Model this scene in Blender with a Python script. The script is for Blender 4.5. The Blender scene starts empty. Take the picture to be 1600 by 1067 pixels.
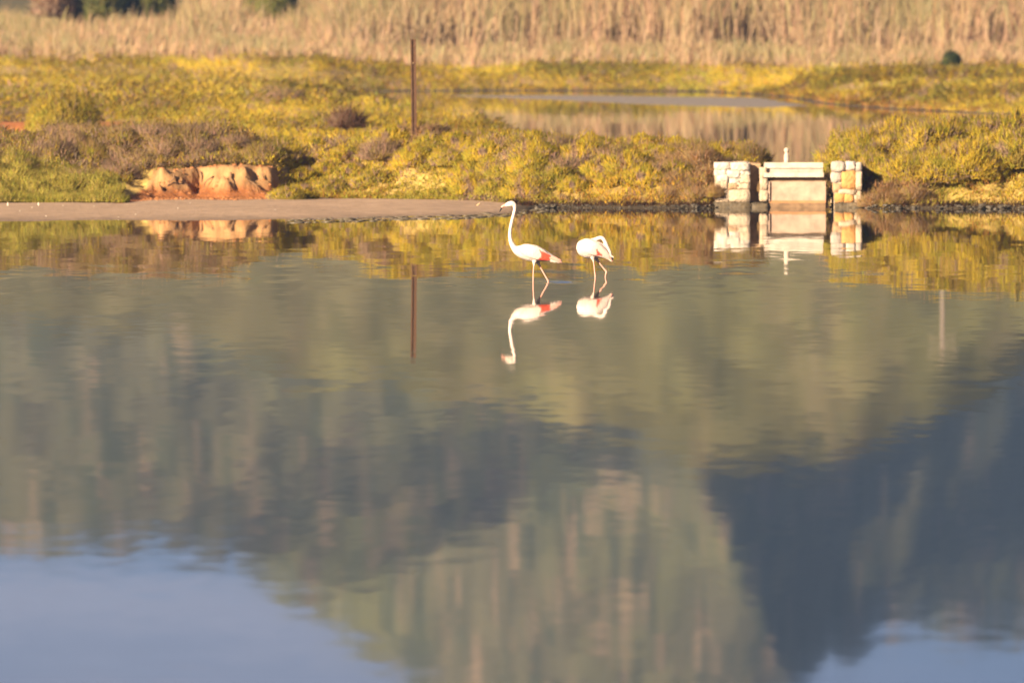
import bpy, bmesh, math, random
import numpy as np
from mathutils import Vector, Matrix

# ------------------------------------------------------------------ camera, sky, sun, exposure
scene = bpy.context.scene
C = scene.collection
R = math.radians
H = 4.9                      # camera height above the water (m)
F = 17778.0                  # focal length in photo pixels (400 mm lens)
HZ = -50.0                   # horizon row of the photograph
cam_d = bpy.data.cameras.new('camera')
cam = bpy.data.objects.new('camera', cam_d); C.objects.link(cam)
cam_d.lens = 400; cam_d.sensor_width = 36; cam_d.clip_start = 1; cam_d.clip_end = 20000
cam.location = (0, 0, H)
cam.rotation_euler = (R(90) - (533.5 - HZ) / F, 0, 0)
cam_d.dof.use_dof = True; cam_d.dof.focus_distance = 179.5; cam_d.dof.aperture_fstop = 3.4
scene.camera = cam
SUN_AZ, SUN_EL = 39.0, 21.0  # azimuth behind the camera, towards its left; elevation
world = bpy.data.worlds.new('World'); scene.world = world; world.use_nodes = True
SUN_STRENGTH, SKY_STRENGTH, EXPOSURE = 5.0, 0.05, 1.88
HAZE = 0.00009
CLOUD_X, CLOUD_Y = 81.4, 28.6
SUN_COLOR = (1.0, 0.77, 0.51)
def build_world():
    nt = world.node_tree; N = nt.nodes; L = nt.links
    sky = N.new('ShaderNodeTexSky'); sky.sky_type = 'NISHITA'; sky.sun_disc = False
    sky.sun_elevation = R(SUN_EL); sky.sun_rotation = R(180 + SUN_AZ); sky.air_density = 0.45; sky.dust_density = 0.3; sky.ozone_density = 3.0
    # thin high clouds all round the sky: noise on a flat cloud layer
    tc = N.new('ShaderNodeTexCoord'); sp = N.new('ShaderNodeSeparateXYZ'); L.new(tc.outputs['Generated'], sp.inputs[0])
    zz = N.new('ShaderNodeMath'); zz.operation = 'ADD'; zz.inputs[1].default_value = 0.03; L.new(sp.outputs['Z'], zz.inputs[0])
    zm = N.new('ShaderNodeMath'); zm.operation = 'MAXIMUM'; zm.inputs[1].default_value = 0.02; L.new(zz.outputs[0], zm.inputs[0])
    dv = []
    for k in 'XY':
        d = N.new('ShaderNodeMath'); d.operation = 'DIVIDE'; L.new(sp.outputs[k], d.inputs[0]); L.new(zm.outputs[0], d.inputs[1]); dv.append(d)
    cb = N.new('ShaderNodeCombineXYZ'); L.new(dv[0].outputs[0], cb.inputs[0]); L.new(dv[1].outputs[0], cb.inputs[1])
    nz = N.new('ShaderNodeTexNoise'); nz.inputs['Scale'].default_value = 0.55; nz.inputs['Detail'].default_value = 5; off = N.new('ShaderNodeVectorMath'); off.inputs[1].default_value = (CLOUD_X, CLOUD_Y, 0); L.new(cb.outputs[0], off.inputs[0]); L.new(off.outputs[0], nz.inputs['Vector'])
    rp = N.new('ShaderNodeMapRange'); rp.inputs['From Min'].default_value = 0.47; rp.inputs['From Max'].default_value = 0.68
    rp.inputs['To Max'].default_value = 0.55; rp.interpolation_type = 'SMOOTHSTEP'; L.new(nz.outputs['Fac'], rp.inputs['Value'])
    veil = N.new('ShaderNodeMixRGB'); veil.inputs['Fac'].default_value = 0.85; L.new(sky.outputs[0], veil.inputs[1]); veil.inputs[2].default_value = (0.62, 0.66, 1.20, 1)   # thin blue-grey cloud over the whole sky
    mx = N.new('ShaderNodeMixRGB'); L.new(rp.outputs['Result'], mx.inputs['Fac']); L.new(veil.outputs[0], mx.inputs[1]); mx.inputs[2].default_value = (3.3, 2.8, 3.05, 1)
    L.new(mx.outputs[0], N['Background'].inputs['Color']); N['Background'].inputs['Strength'].default_value = SKY_STRENGTH
build_world()
sun_d = bpy.data.lights.new('sun', 'SUN'); sun_d.energy = SUN_STRENGTH; sun_d.angle = R(0.5); sun_d.color = SUN_COLOR
sun = bpy.data.objects.new('sun', sun_d); C.objects.link(sun)
to_sun = Vector((-math.sin(R(SUN_AZ)) * math.cos(R(SUN_EL)), -math.cos(R(SUN_AZ)) * math.cos(R(SUN_EL)), math.sin(R(SUN_EL))))
sun.rotation_euler = to_sun.to_track_quat('Z', 'Y').to_euler(); sun.location = (-60, -60, 60)
vs = scene.view_settings; vs.view_transform = 'Standard'; vs.look = 'None'; vs.gamma = 1; vs.use_curve_mapping = False; vs.exposure = EXPOSURE
scene.cycles.use_denoising = True
scene.cycles.max_bounces = 6

# ------------------------------------------------------------------ helpers
rng = np.random.default_rng(7)
random.seed(7)
def at(px, py, z=0.0):
    """world point of a photo pixel on the horizontal plane z"""
    d = F * (H - z) / (py - HZ)
    return (px - 800) * d / F, d
def sx(px, d): return (px - 800) * d / F
def sz(py, d): return H - (py - HZ) * d / F
def sstep(a, b, t):
    t = np.clip((np.asarray(t, float) - a) / (b - a), 0, 1); return t * t * (3 - 2 * t)
_tab = np.random.default_rng(11).random((256, 256))
def vnoise(x, y, seed=0):
    x = np.asarray(x, float) + seed * 17.31; y = np.asarray(y, float) + seed * 9.77
    xi = np.floor(x).astype(int); yi = np.floor(y).astype(int); fx = x - xi; fy = y - yi
    fx = fx * fx * (3 - 2 * fx); fy = fy * fy * (3 - 2 * fy)
    a = _tab[xi & 255, yi & 255]; b = _tab[(xi + 1) & 255, yi & 255]; c = _tab[xi & 255, (yi + 1) & 255]; d = _tab[(xi + 1) & 255, (yi + 1) & 255]
    return (a * (1 - fx) + b * fx) * (1 - fy) + (c * (1 - fx) + d * fx) * fy
def fbm(x, y, seed=0, oct=4, gain=0.5):
    s = 0; a = 1; t = 0
    for k in range(oct):
        s = s + a * vnoise(np.asarray(x) * 2 ** k, np.asarray(y) * 2 ** k, seed + k * 3); t += a; a *= gain
    return s / t                      # 0..1
def np_mesh(name, co, faces, col=None, smooth=False):
    """co (n,3); faces (m,k) all the same size; col (n,3) -> point colour attribute"""
    me = bpy.data.meshes.new(name); co = np.asarray(co, np.float32); faces = np.asarray(faces, np.int32)
    n, (m, k) = len(co), faces.shape
    me.vertices.add(n); me.vertices.foreach_set('co', co.ravel())
    me.loops.add(m * k); me.loops.foreach_set('vertex_index', faces.ravel())
    me.polygons.add(m); me.polygons.foreach_set('loop_start', np.arange(0, m * k, k, dtype=np.int32))
    me.polygons.foreach_set('loop_total', np.full(m, k, np.int32))
    if smooth: me.polygons.foreach_set('use_smooth', np.ones(m, bool))
    me.update(calc_edges=True)
    if col is not None:
        a = me.color_attributes.new('col', 'FLOAT_COLOR', 'POINT')
        a.data.foreach_set('color', np.c_[np.asarray(col, np.float32), np.ones(n, np.float32)].ravel())
    return me
def link(name, me, mat=None, parent=None, **props):
    o = bpy.data.objects.new(name, me); C.objects.link(o)
    if mat is not None and me is not None and not me.materials: me.materials.append(mat)
    if parent is not None: o.parent = parent
    for k, v in props.items(): o[k] = v
    return o
def empty(name, loc, label, cat, group=None):
    o = bpy.data.objects.new(name, None); C.objects.link(o); o.location = loc; o['label'] = label; o['category'] = cat
    o.empty_display_size = 0.2
    if group: o['group'] = group
    return o
def grid_faces(nx, ny):
    i = np.arange(nx * ny).reshape(ny, nx)
    return np.stack([i[:-1, :-1].ravel(), i[:-1, 1:].ravel(), i[1:, 1:].ravel(), i[1:, :-1].ravel()], 1)

def principled(name, base=(0.5, 0.5, 0.5), rough=0.7, spec=0.3, attr=None, noise=None, bump=None, **kw):
    """noise=(scale, amount, detail): multiplies the colour by 1 +- amount; bump=(scale, distance)"""
    m = bpy.data.materials.new(name); m.use_nodes = True; nt = m.node_tree; N = nt.nodes; L = nt.links; b = N['Principled BSDF']
    b.inputs['Roughness'].default_value = rough; b.inputs['Specular IOR Level'].default_value = spec
    for k, v in kw.items(): b.inputs[k.replace('_', ' ')].default_value = v
    if attr:
        src = N.new('ShaderNodeAttribute'); src.attribute_name = attr; out = src.outputs['Color']
    else:
        src = N.new('ShaderNodeRGB'); src.outputs[0].default_value = (*base, 1); out = src.outputs[0]
    tc = N.new('ShaderNodeTexCoord')
    if noise:
        sc, am, dt = noise
        nz = N.new('ShaderNodeTexNoise'); nz.inputs['Scale'].default_value = sc; nz.inputs['Detail'].default_value = dt; L.new(tc.outputs['Object'], nz.inputs['Vector'])
        mr = N.new('ShaderNodeMapRange'); mr.inputs['From Min'].default_value = 0.25; mr.inputs['From Max'].default_value = 0.75
        mr.inputs['To Min'].default_value = 1 - am; mr.inputs['To Max'].default_value = 1 + am; L.new(nz.outputs['Fac'], mr.inputs['Value'])
        mu = N.new('ShaderNodeVectorMath'); mu.operation = 'SCALE'; L.new(out, mu.inputs[0]); L.new(mr.outputs[0], mu.inputs['Scale']); out = mu.outputs[0]
    L.new(out, b.inputs['Base Color'])
    if bump:
        nb = N.new('ShaderNodeTexNoise'); nb.inputs['Scale'].default_value = bump[0]; nb.inputs['Detail'].default_value = 5; L.new(tc.outputs['Object'], nb.inputs['Vector'])
        bm_ = N.new('ShaderNodeBump'); bm_.inputs['Distance'].default_value = bump[1]; L.new(nb.outputs['Fac'], bm_.inputs['Height']); L.new(bm_.outputs[0], b.inputs['Normal'])
    return m

M_ground = principled('ground_soil', attr='col', rough=0.85, spec=0.15, noise=(3.0, 0.25, 6), bump=(9, 0.03))
M_leaf = principled('shoots', attr='col', rough=0.55, spec=0.2)
def let_light_through(m, k):
    nt = m.node_tree; b = nt.nodes['Principled BSDF']; tr = nt.nodes.new('ShaderNodeBsdfTranslucent'); mx = nt.nodes.new('ShaderNodeMixShader'); mx.inputs[0].default_value = k
    nt.links.new(b.inputs['Base Color'].links[0].from_socket, tr.inputs['Color']); nt.links.new(b.outputs[0], mx.inputs[1]); nt.links.new(tr.outputs[0], mx.inputs[2])
    nt.links.new(mx.outputs[0], nt.nodes['Material Output'].inputs['Surface'])
let_light_through(M_leaf, .5)
M_reed = principled('reed_stalks', attr='col', rough=0.6, spec=0.2)
let_light_through(M_reed, .35)
M_hill = principled('hill_scrub', attr='col', rough=0.95, spec=0.05, noise=(0.22, 0.5, 4))

# palette (real-world albedo)
YEL = np.array((0.500, 0.370, 0.035)); GRN = np.array((0.335, 0.288, 0.036)); OLV = np.array((0.330, 0.245, 0.055))
GRY = np.array((0.350, 0.240, 0.165)); STR = np.array((0.380, 0.250, 0.115)); RUS = np.array((0.330, 0.175, 0.040))
TAN = np.array((0.330, 0.210, 0.115)); DKG = np.array((0.045, 0.060, 0.018)); BRN = np.array((0.120, 0.062, 0.035)); LIM = np.array((0.340, 0.290, 0.070))

# ------------------------------------------------------------------ terrain
BX = lambda px: (px - 800) * 233.0 / F           # X on the bank for a photo column
def interp(x, pts): return np.interp(x, [p[0] for p in pts], [p[1] for p in pts])
BANK_FRONT = [(BX(-300), 233), (BX(0), 232.5), (BX(190), 232.6), (BX(235), 235.6), (BX(300), 236.4), (BX(350), 236.0), (BX(415), 236.6), (BX(460), 237.4), (BX(560), 237.2), (BX(700), 235.5), (BX(830), 232.2), (BX(1108), 231.6), (BX(1116), 233.0), (BX(1347), 233.0), (BX(1354), 231.7), (BX(1650), 231), (60, 231)]
BANK_W = [(BX(-300), 7), (BX(0), 5.5), (BX(120), 7), (BX(195), 8), (BX(240), 2.2), (BX(410), 2.2), (BX(470), 4.5), (BX(900), 6), (BX(1110), 4), (BX(1400), 4), (60, 5)]
BANK_TOP = [(BX(-300), 1.0), (BX(0), 0.85), (BX(210), 0.72), (BX(430), 0.75), (BX(520), 0.98), (BX(600), 1.14), (BX(648), 1.28), (BX(720), 1.16), (BX(800), 1.06), (BX(900), 1.05), (BX(1050), 0.98), (BX(1130), 0.86), (BX(1350), 0.85), (BX(1480), 1.12), (BX(1650), 1.2), (60, 1.1)]
MUD_EDGE = [(BX(-300), 220), (BX(0), 220.4), (BX(300), 220.8), (BX(430), 220.6), (BX(560), 222.6), (BX(700), 224.8), (BX(790), 227.2), (BX(835), 230.5), (BX(880), 231.6), (60, 240)]
POND = np.array([(3.0, 243.5), (1.9, 265), (1.3, 320), (0.35, 363), (-1.1, 405), (-3.2, 437), (-5.2, 449), (0.5, 452), (4.9, 448), (7.6, 440), (9.4, 428), (10.4, 411), (12.0, 395), (13.4, 381), (18, 366), (30, 360), (46, 350), (48, 300), (40, 246), (12, 242)])
def poly_sdf(x, y, P):
    """> 0 inside"""
    d = np.full(x.shape, 1e9); ins = np.zeros(x.shape, bool); n = len(P)
    for i in range(n):
        a = P[i]; b = P[(i + 1) % n]; e = b - a
        wx = x - a[0]; wy = y - a[1]; t = np.clip((wx * e[0] + wy * e[1]) / (e @ e), 0, 1)
        d = np.minimum(d, (wx - e[0] * t) ** 2 + (wy - e[1] * t) ** 2)
        c = ((a[1] > y) != (b[1] > y)); xx = a[0] + (y - a[1]) / np.where(abs(e[1]) < 1e-9, 1e-9, e[1]) * e[0]
        ins ^= c & (x < xx)
    return np.where(ins, 1, -1) * np.sqrt(d)
BAR = np.array([at(*q, .01) for q in ((690, 149.5), (900, 149), (1180, 153), (1255, 165), (1190, 168), (1010, 163), (850, 155))])   # a grey mud bar in the pond
GAP = (BX(1196), BX(1300))                      # the sluice channel through the bank
def ground_z(x, y):
    x = np.asarray(x, float); y = np.asarray(y, float)
    yb = interp(x, BANK_FRONT); w = interp(x, BANK_W); top = interp(x, BANK_TOP)
    n1 = fbm(x * 0.9, y * 0.5, 1); n2 = fbm(x * 3.1, y * 3.1, 2)
    bl = sstep(BX(195), BX(240), x) * (1 - sstep(BX(410), BX(460), x))
    yb = yb + bl * (.30 * (fbm(x * 6, y * 3, 16) - .5) + .45 * (fbm(x * 1.9, x * 0 + 7, 14) - .5))
    u = (y - yb) / w + (n2 - .5) * (0.22 + .12 * bl)
    bank = top * (sstep(0, 1, u) * (1 - bl) + bl * (.45 * sstep(-.05, .8, u) + .55 * sstep(.45, .75, u + .25 * (fbm(x * 5, y * 5, 15) - .5)))) * (0.86 + 0.28 * n1)
    # behind the crest: a low plain, a cut earth bank on the left, rising to the reeds and the foot of the hills
    plain = 0.62 - .34 * sstep(-8, -3, x) * sstep(250, 280, y) + 0.25 * (fbm(x * 0.12, y * 0.03, 5) - .5) - 0.25 * sstep(330, 440, y) + 0.52 * np.maximum(sstep(446, 462, y), sstep(6, 13, x) * sstep(378, 404, y)) + 0.4 * sstep(500, 620, y) + 0.025 * np.maximum(y - 620, 0) * sstep(600, 900, y)
    cut = np.exp(-((x + 13.6) / 3.4) ** 2)
    plain = plain - cut * (0.40 * sstep(241, 262, y) * (1 - sstep(305, 307, y + 2 * n2))) 
    bank = bank + .42 * (1 - sstep(BX(330), BX(440), x)) * sstep(238.4, 240.6, y) * (.7 + .6 * n1)
    land = np.where(y < yb + w, bank, bank * (1 - sstep(241, 250, y)) + plain * sstep(241, 250, y) * (0.9 + 0.2 * n1))
    # the mud beach in front of the left bank
    ye = interp(x, MUD_EDGE) + 1.6 * (fbm(x * 0.55, y * 0 + 3, 4) - .5)
    mud = 0.055 * sstep(-3, 10, y - ye) * 2 - 0.0125 + 0.044 * (fbm(x * 0.8, y * 0.45, 9) - .5)
    mud = np.where(y < ye - 3, -0.012 - 0.06 * (ye - 3 - y), mud)
    bed = np.maximum(mud, -0.6)
    z = np.where(land > 0.002, np.maximum(land, bed), bed)
    z = np.where((x > BX(840)) & (y < yb), np.maximum(-0.6, (y - yb) * 0.6 - .05), z)
    # pond behind the bank
    s = poly_sdf(x, y, POND) + 1.2 * (n1 - .5)
    k = sstep(-2.2 - 6 * sstep(330, 400, y), 0.15 + 2.2 * sstep(330, 400, y), s); z = np.where(y > 240, z * (1 - k) - np.where(y > 360, .14, .35) * k, z)
    bar = poly_sdf(x, y, BAR) + .8 * (n2 - .5); z = np.where(y > 380, np.maximum(z, .03 * sstep(-1, 1.5, bar) - .008), z) if (y > 380).any() else z
    # channel of the sluice
    g = sstep(GAP[0] - .12, GAP[0], x) * (1 - sstep(GAP[1], GAP[1] + .12, x)) * sstep(228, 230, y) * (1 - sstep(246, 248, y))
    return z * (1 - g) - 0.45 * g
def ground_col(x, y, z):
    n = fbm(x * 1.6, y * 0.6, 21); n2 = fbm(x * 6, y * 6, 22)
    c = OLV + (STR - OLV) * 0.6 * n[..., None]
    c = c * (0.8 + 0.4 * n2[..., None])
    yb = interp(x, BANK_FRONT)
    mudc = np.array((0.310, 0.220, 0.150)) * (0.85 + 0.3 * fbm(x * 0.7, y * 0.25, 31)[..., None]) * (1 - .34 * sstep(.045, .0, z + .03 * (fbm(x * 2.2, y * .8, 33) - .5)))[..., None]
    k = ((y < yb + 0.1) & (x < BX(900)))[..., None]
    c = np.where(k, mudc, c)
    # bare orange earth of the bluff: pale dry crust above, redder below
    b = sstep(BX(172), BX(200), x) * (1 - sstep(BX(425), BX(450), x)) * sstep(-0.9, -0.5, y - yb) * (1 - sstep(2.2, 2.8, y - yb))
    up = sstep(0.26, 0.44, z + 0.22 * (n2 - .5) + 0.25 * (n - .5))[..., None]
    soil = np.array((0.235, 0.090, 0.032)) * (1 - up) + np.array((0.310, 0.180, 0.082)) * up
    c = c * (1 - b[..., None]) + soil * (0.7 + 0.6 * fbm(x * 9, y * 5 + z * 14, 24)[..., None]) * b[..., None]
    # the cut earth bank further back on the left
    b = np.exp(-((x + 13.6) / 3.6) ** 4) * sstep(300, 303, y) * (1 - sstep(311, 318, y))
    c = c * (1 - b[..., None]) + np.array((0.36, 0.135, 0.045)) * b[..., None]
    # wet dark mud along every waterline on the right
    k = (sstep(0.14, 0.02, z) * ((x > BX(800)) | (y > 245)))[..., None]
    c = c * (1 - k) + np.array((0.060, 0.045, 0.028)) * k
    bar = (sstep(-1.5, 0, poly_sdf(x, y, BAR)) * (y > 380))[..., None]; c = c * (1 - bar) + np.array((.19, .165, .145)) * bar
    far = sstep(478, 500, y)[..., None]; c = c * (1 - far) + (TAN * 0.8) * far
    far = sstep(560, 620, y)[..., None]
    return c * (1 - far) + np.array((.085, .072, .032)) * far
def axis(parts):
    return np.unique(np.concatenate([np.arange(a, b, s) for a, b, s in parts]))
gx = axis([(-4000, -400, 300), (-400, -60, 30), (-60, -16, 2), (-16, -8.6, 0.15), (-8.6, -4.4, 0.07), (-4.4, 15, 0.15), (15, 60, 2), (60, 400, 30), (400, 4001, 300)])
gy = axis([(-300, 120, 30), (120, 216, 6), (216, 229, 0.5), (229, 235, 0.16), (235, 238.6, 0.08), (238.6, 246, 0.16), (246, 300, 1.5), (300, 314, 0.5), (314, 470, 1.5), (470, 700, 8), (700, 1000, 25), (1000, 9001, 400)])
GX, GY = np.meshgrid(gx, gy)
GZ = ground_z(GX, GY)
ground = link('ground', np_mesh('ground', np.stack([GX, GY, GZ], -1).reshape(-1, 3), grid_faces(len(gx), len(gy)), ground_col(GX, GY, GZ).reshape(-1, 3), True), M_ground, kind='structure')

# ------------------------------------------------------------------ hills (seen mirrored in the lagoon)
def ridge(points):
    P = np.array([(sx(px, d), d, (yr - HZ) * d / F - H) for px, yr, d in points]); return P
RIDGES = [  # (points (column, mirrored row, distance), slope)
    (ridge([(-1500, 430, 1050), (-400, 500, 1030), (0, 530, 1020), (300, 560, 1010), (650, 598, 1000), (820, 620, 1000), (1000, 655, 1000), (1165, 718, 1005), (1225, 650, 1012), (1310, 560, 1030), (1400, 505, 1045), (1500, 470, 1050), (1800, 440, 1060), (3000, 420, 1070)]), 0.42),
    (ridge([(-2500, 760, 1750), (-900, 830, 1740), (-200, 862, 1720), (0, 872, 1700), (110, 880, 1700), (230, 868, 1700), (330, 872, 1720), (430, 884, 1760), (520, 930, 1850)]), 0.44),
    (ridge([(330, 850, 1900), (430, 884, 1970), (460, 935, 1980), (560, 950, 1985), (600, 1000, 1990), (680, 1066, 2000), (760, 1140, 2000), (860, 1220, 2000), (960, 1240, 2005), (1060, 1190, 2005), (1110, 1095, 2005), (1200, 1048, 2005), (1290, 1003, 2010)]), 0.78),
    ]
SPUR = ridge([(1330, 1010, 2030), (1288, 1003, 2008), (1225, 965, 1985), (1155, 895, 1930), (1112, 800, 1850), (1072, 720, 1760), (1030, 640, 1650), (980, 500, 1500)])   # runs towards the lagoon; its right side falls off steeply
BACK = ridge([(1000, 1000, 2040), (1190, 1040, 2060), (1290, 1002, 2100), (1400, 990, 2160), (1500, 984, 2220), (1600, 992, 2270), (2000, 1040, 2400), (3500, 900, 2500)])
def ridge_field(x, y, P, sl, right=None):
    best = np.full(x.shape, -99.0); near = np.full(x.shape, 1e9); cap = np.full(x.shape, 1e9)
    for a, b in zip(P[:-1], P[1:]):
        e = (b - a)[:2]; t = np.clip(((x - a[0]) * e[0] + (y - a[1]) * e[1]) / (e @ e), 0, 1)
        d = np.hypot(x - a[0] - e[0] * t, y - a[1] - e[1] * t); zc = a[2] + (b[2] - a[2]) * t
        best = np.maximum(best, zc - sl * np.sqrt(d * d + 9) + sl * 3)
        if right is not None:                     # points on the right of the spur: capped by its steep flank
            side = (e[0] * (y - a[1]) - e[1] * (x - a[0])) > 0
            m = d < near; near = np.where(m, d, near); cap = np.where(m, np.where(side, zc - right * d, 1e9), cap)
    return best, cap
def hill_z(x, y):
    z = np.full(x.shape, -30.0)
    for P, sl in RIDGES[1:]: z = np.maximum(z, ridge_field(x, y, P, sl)[0])
    s_, cap = ridge_field(x, y, SPUR, .85, 1.15)
    z = np.minimum(np.maximum(z, s_), np.maximum(cap, -30))
    z = np.maximum(z, ridge_field(x, y, BACK, 1.0)[0])
    z = np.maximum(z, ridge_field(x, y, RIDGES[0][0], RIDGES[0][1])[0])
    rough = 9 * (fbm(x / 55, y / 90, 41) - .5) + 5.5 * (fbm(x / 16, y / 28, 45) - .5) + 2.2 * (fbm(x / 4.2, y / 7, 49, 2) - .5)
    return z + rough * sstep(4, 25, z + 8)
hx = axis([(-900, -160, 25), (-160, -110, 5), (-110, 110, 0.9), (110, 160, 5), (160, 901, 25)])
hy = axis([(840, 900, 6), (900, 1030, 2.2), (1030, 1450, 14), (1450, 2120, 2.6), (2120, 2330, 2.6), (2330, 2600, 20)])
HX, HY = np.meshgrid(hx, hy); HZZ = hill_z(HX, HY)
def hill_col():
    n = fbm(HX / 3.2, HZZ / 9 + HY / 60, 61, 5, 0.65)[..., None]; m = fbm(HX / 30, HY / 60, 65)[..., None]
    green = np.array((0.078, 0.080, 0.030)); olive = np.array((0.066, 0.062, 0.034)); dark = np.array((0.030, 0.036, 0.018)); rock = np.array((0.185, 0.130, 0.088))
    c = olive + (green - olive) * sstep(.35, .65, m)
    c = c + (dark - c) * sstep(.50, .66, fbm(HX / 2.2, HY / 9, 71, 3)[..., None]) * .8
    r = sstep(.55, .68, n + .10 * sstep(.4, .7, m) - .05) * np.where((HY > 1500) & (HZZ > 40), 1, .35)[..., None]
    c = c * (1 - .6 * r) + rock * .6 * r
    foot_shade = (sstep(84, 66, HZZ + 22 * (fbm(HX / 5, HY / 12, 77)- .5)) * sstep(-2, 16, HX) * (HY > 1450))[..., None]     # mountain shadow painted as a dark band along the foot of the slope
    c = c * (1 - .75 * foot_shade) + np.array((0.022, 0.027, 0.018)) * .75 * foot_shade
    low = (HY < 1250)[..., None]
    return np.where(low, c * .72 + np.array((.105, .092, .045)) * .28, c)
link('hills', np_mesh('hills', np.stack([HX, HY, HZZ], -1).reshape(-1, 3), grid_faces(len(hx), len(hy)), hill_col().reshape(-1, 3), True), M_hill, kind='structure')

# ------------------------------------------------------------------ water
def water_mat(name, base, fine, wide, rough, wakes=(), band=None, tiny=0.0034):
    """tiny ripples: the normal is tilted by noise of a given slope"""
    m = bpy.data.materials.new(name); m.use_nodes = True; nt = m.node_tree; N = nt.nodes; L = nt.links; b = N['Principled BSDF']
    b.inputs['Base Color'].default_value = (*base, 1); b.inputs['Roughness'].default_value = rough; b.inputs['IOR'].default_value = 1.333
    geo = N.new('ShaderNodeNewGeometry'); pos = geo.outputs['Position']
    def math_(op, *a):
        n = N.new('ShaderNodeMath'); n.operation = op
        for i, v in enumerate(a):
            if isinstance(v, (int, float)): n.inputs[i].default_value = v
            else: L.new(v, n.inputs[i])
        return n.outputs[0]
    def noise(sc, detail=2):
        mp = N.new('ShaderNodeMapping'); mp.inputs['Scale'].default_value = sc; L.new(pos, mp.inputs['Vector'])
        n = N.new('ShaderNodeTexNoise'); n.inputs['Scale'].default_value = 1; n.inputs['Detail'].default_value = detail; L.new(mp.outputs[0], n.inputs['Vector'])
        s = N.new('ShaderNodeSeparateColor'); L.new(n.outputs['Color'], s.inputs[0]); return s.outputs
    f = noise((1.5, 0.42, 1)); w = noise((0.30, 0.11, 1), 3); q = noise((3.4, 1.5, 1), 2); patch = noise((0.05, 0.035, 1), 3)
    sp = N.new('ShaderNodeSeparateXYZ'); L.new(pos, sp.inputs[0])
    amp = math_('ADD', math_('MULTIPLY', math_('SUBTRACT', patch[2], 0.38), 2.2), 0.0); amp = math_('MAXIMUM', amp, 0.12)
    if band:
        mr = N.new('ShaderNodeMapRange'); mr.interpolation_type = 'SMOOTHSTEP'
        y0, y1, y2, y3, gain = band
        for v0, v1 in ((y0, y1),): mr.inputs['From Min'].default_value = v0; mr.inputs['From Max'].default_value = v1
        L.new(sp.outputs['Y'], mr.inputs['Value'])
        mr2 = N.new('ShaderNodeMapRange'); mr2.interpolation_type = 'SMOOTHSTEP'; mr2.inputs['From Min'].default_value = y2; mr2.inputs['From Max'].default_value = y3
        mr2.inputs['To Min'].default_value = 1; mr2.inputs['To Max'].default_value = 0; L.new(sp.outputs['Y'], mr2.inputs['Value'])
        amp = math_('ADD', amp, math_('MULTIPLY', math_('MULTIPLY', mr.outputs[0], mr2.outputs[0]), gain))
    def slope(i, kx):
        a = math_('MULTIPLY', math_('SUBTRACT', f[i], 0.5), fine * kx); c = math_('MULTIPLY', math_('SUBTRACT', w[i], 0.5), wide * kx)
        e = math_('MULTIPLY', math_('SUBTRACT', q[i], 0.5), tiny * kx)
        return math_('ADD', math_('ADD', math_('MULTIPLY', a, amp), c), e)
    nx, ny = slope(0, 1.0), slope(1, 1.0)
    if wakes:
        wk = noise((3.0, 3.0, 1), 2)
        for (cx, cy, rx, ry, s) in wakes:
            dx = math_('DIVIDE', math_('SUBTRACT', sp.outputs['X'], cx), rx); dy = math_('DIVIDE', math_('SUBTRACT', sp.outputs['Y'], cy), ry)
            g = math_('POWER', 2.718, math_('MULTIPLY', math_('ADD', math_('MULTIPLY', dx, dx), math_('MULTIPLY', dy, dy)), -1.0))
            ny = math_('ADD', ny, math_('MULTIPLY', math_('SUBTRACT', wk[0], 0.42), math_('MULTIPLY', g, -s)))
    cb = N.new('ShaderNodeCombineXYZ'); L.new(nx, cb.inputs[0]); L.new(ny, cb.inputs[1]); cb.inputs[2].default_value = 1
    nm = N.new('ShaderNodeVectorMath'); nm.operation = 'NORMALIZE'; L.new(cb.outputs[0], nm.inputs[0]); L.new(nm.outputs[0], b.inputs['Normal'])
    return m
wakes = [(sx(872, 177), 177.3, 0.26, 0.8, 0.30), (sx(836, 177), 177.6, 0.16, 0.35, 0.10), (sx(703, 175), 175.2, 0.09, 0.25, 0.12), (sx(925, 180), 178.6, 0.14, 0.3, 0.05)]
M_lagoon = water_mat('lagoon_water', (0.013, 0.015, 0.017), 0.0085, 0.0010, 0.023, wakes, (160, 180, 198, 210, 0.8))
M_pond = water_mat('pond_water', (0.020, 0.020, 0.018), 0.004, 0.001, 0.02)
def sheet(name, x0, x1, y0, y1, z, mat):
    link(name, np_mesh(name, [(x0, y0, z), (x1, y0, z), (x1, y1, z), (x0, y1, z)], [(0, 1, 2, 3)]), mat, kind='structure')
sheet('lagoon_water', -420, 420, -290, 236.8, 0.0, M_lagoon)
sheet('pond_water', -6.5, 60, 236.9, 460, 0.0, M_pond)

# ------------------------------------------------------------------ shoots: numpy spikes (three-sided) for every kind of plant
def spikes(base, direc, length, width, col, r):
    """n three-sided spikes; base, direc (n,3); returns co, faces, colours"""
    n = len(base); d = direc / np.linalg.norm(direc, axis=1, keepdims=True)
    ref = r.normal(size=(n, 3)); u = np.cross(d, ref); u /= np.linalg.norm(u, axis=1, keepdims=True) + 1e-9; v = np.cross(d, u)
    w = np.broadcast_to(width, (n,))[:, None]; co = np.empty((n, 4, 3))
    for k in range(3):
        a = k * 2.0944; co[:, k] = base + w * .5 * (u * math.cos(a) + v * math.sin(a))
    co[:, 3] = base + d * np.broadcast_to(length, (n,))[:, None]
    i = np.arange(n)[:, None] * 4
    fa = np.concatenate([i + np.array([[0, 1, 3]]), i + np.array([[1, 2, 3]]), i + np.array([[2, 0, 3]])], 0)
    return co.reshape(-1, 3), fa, np.repeat(col, 4, 0)
def vary(col, r, a=0.13, hue=0.07):
    n = len(col); return np.clip(col * (1 + a * r.normal(size=(n, 1))) * (1 + hue * r.normal(size=(n, 3))), 0.008, 0.6)

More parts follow.
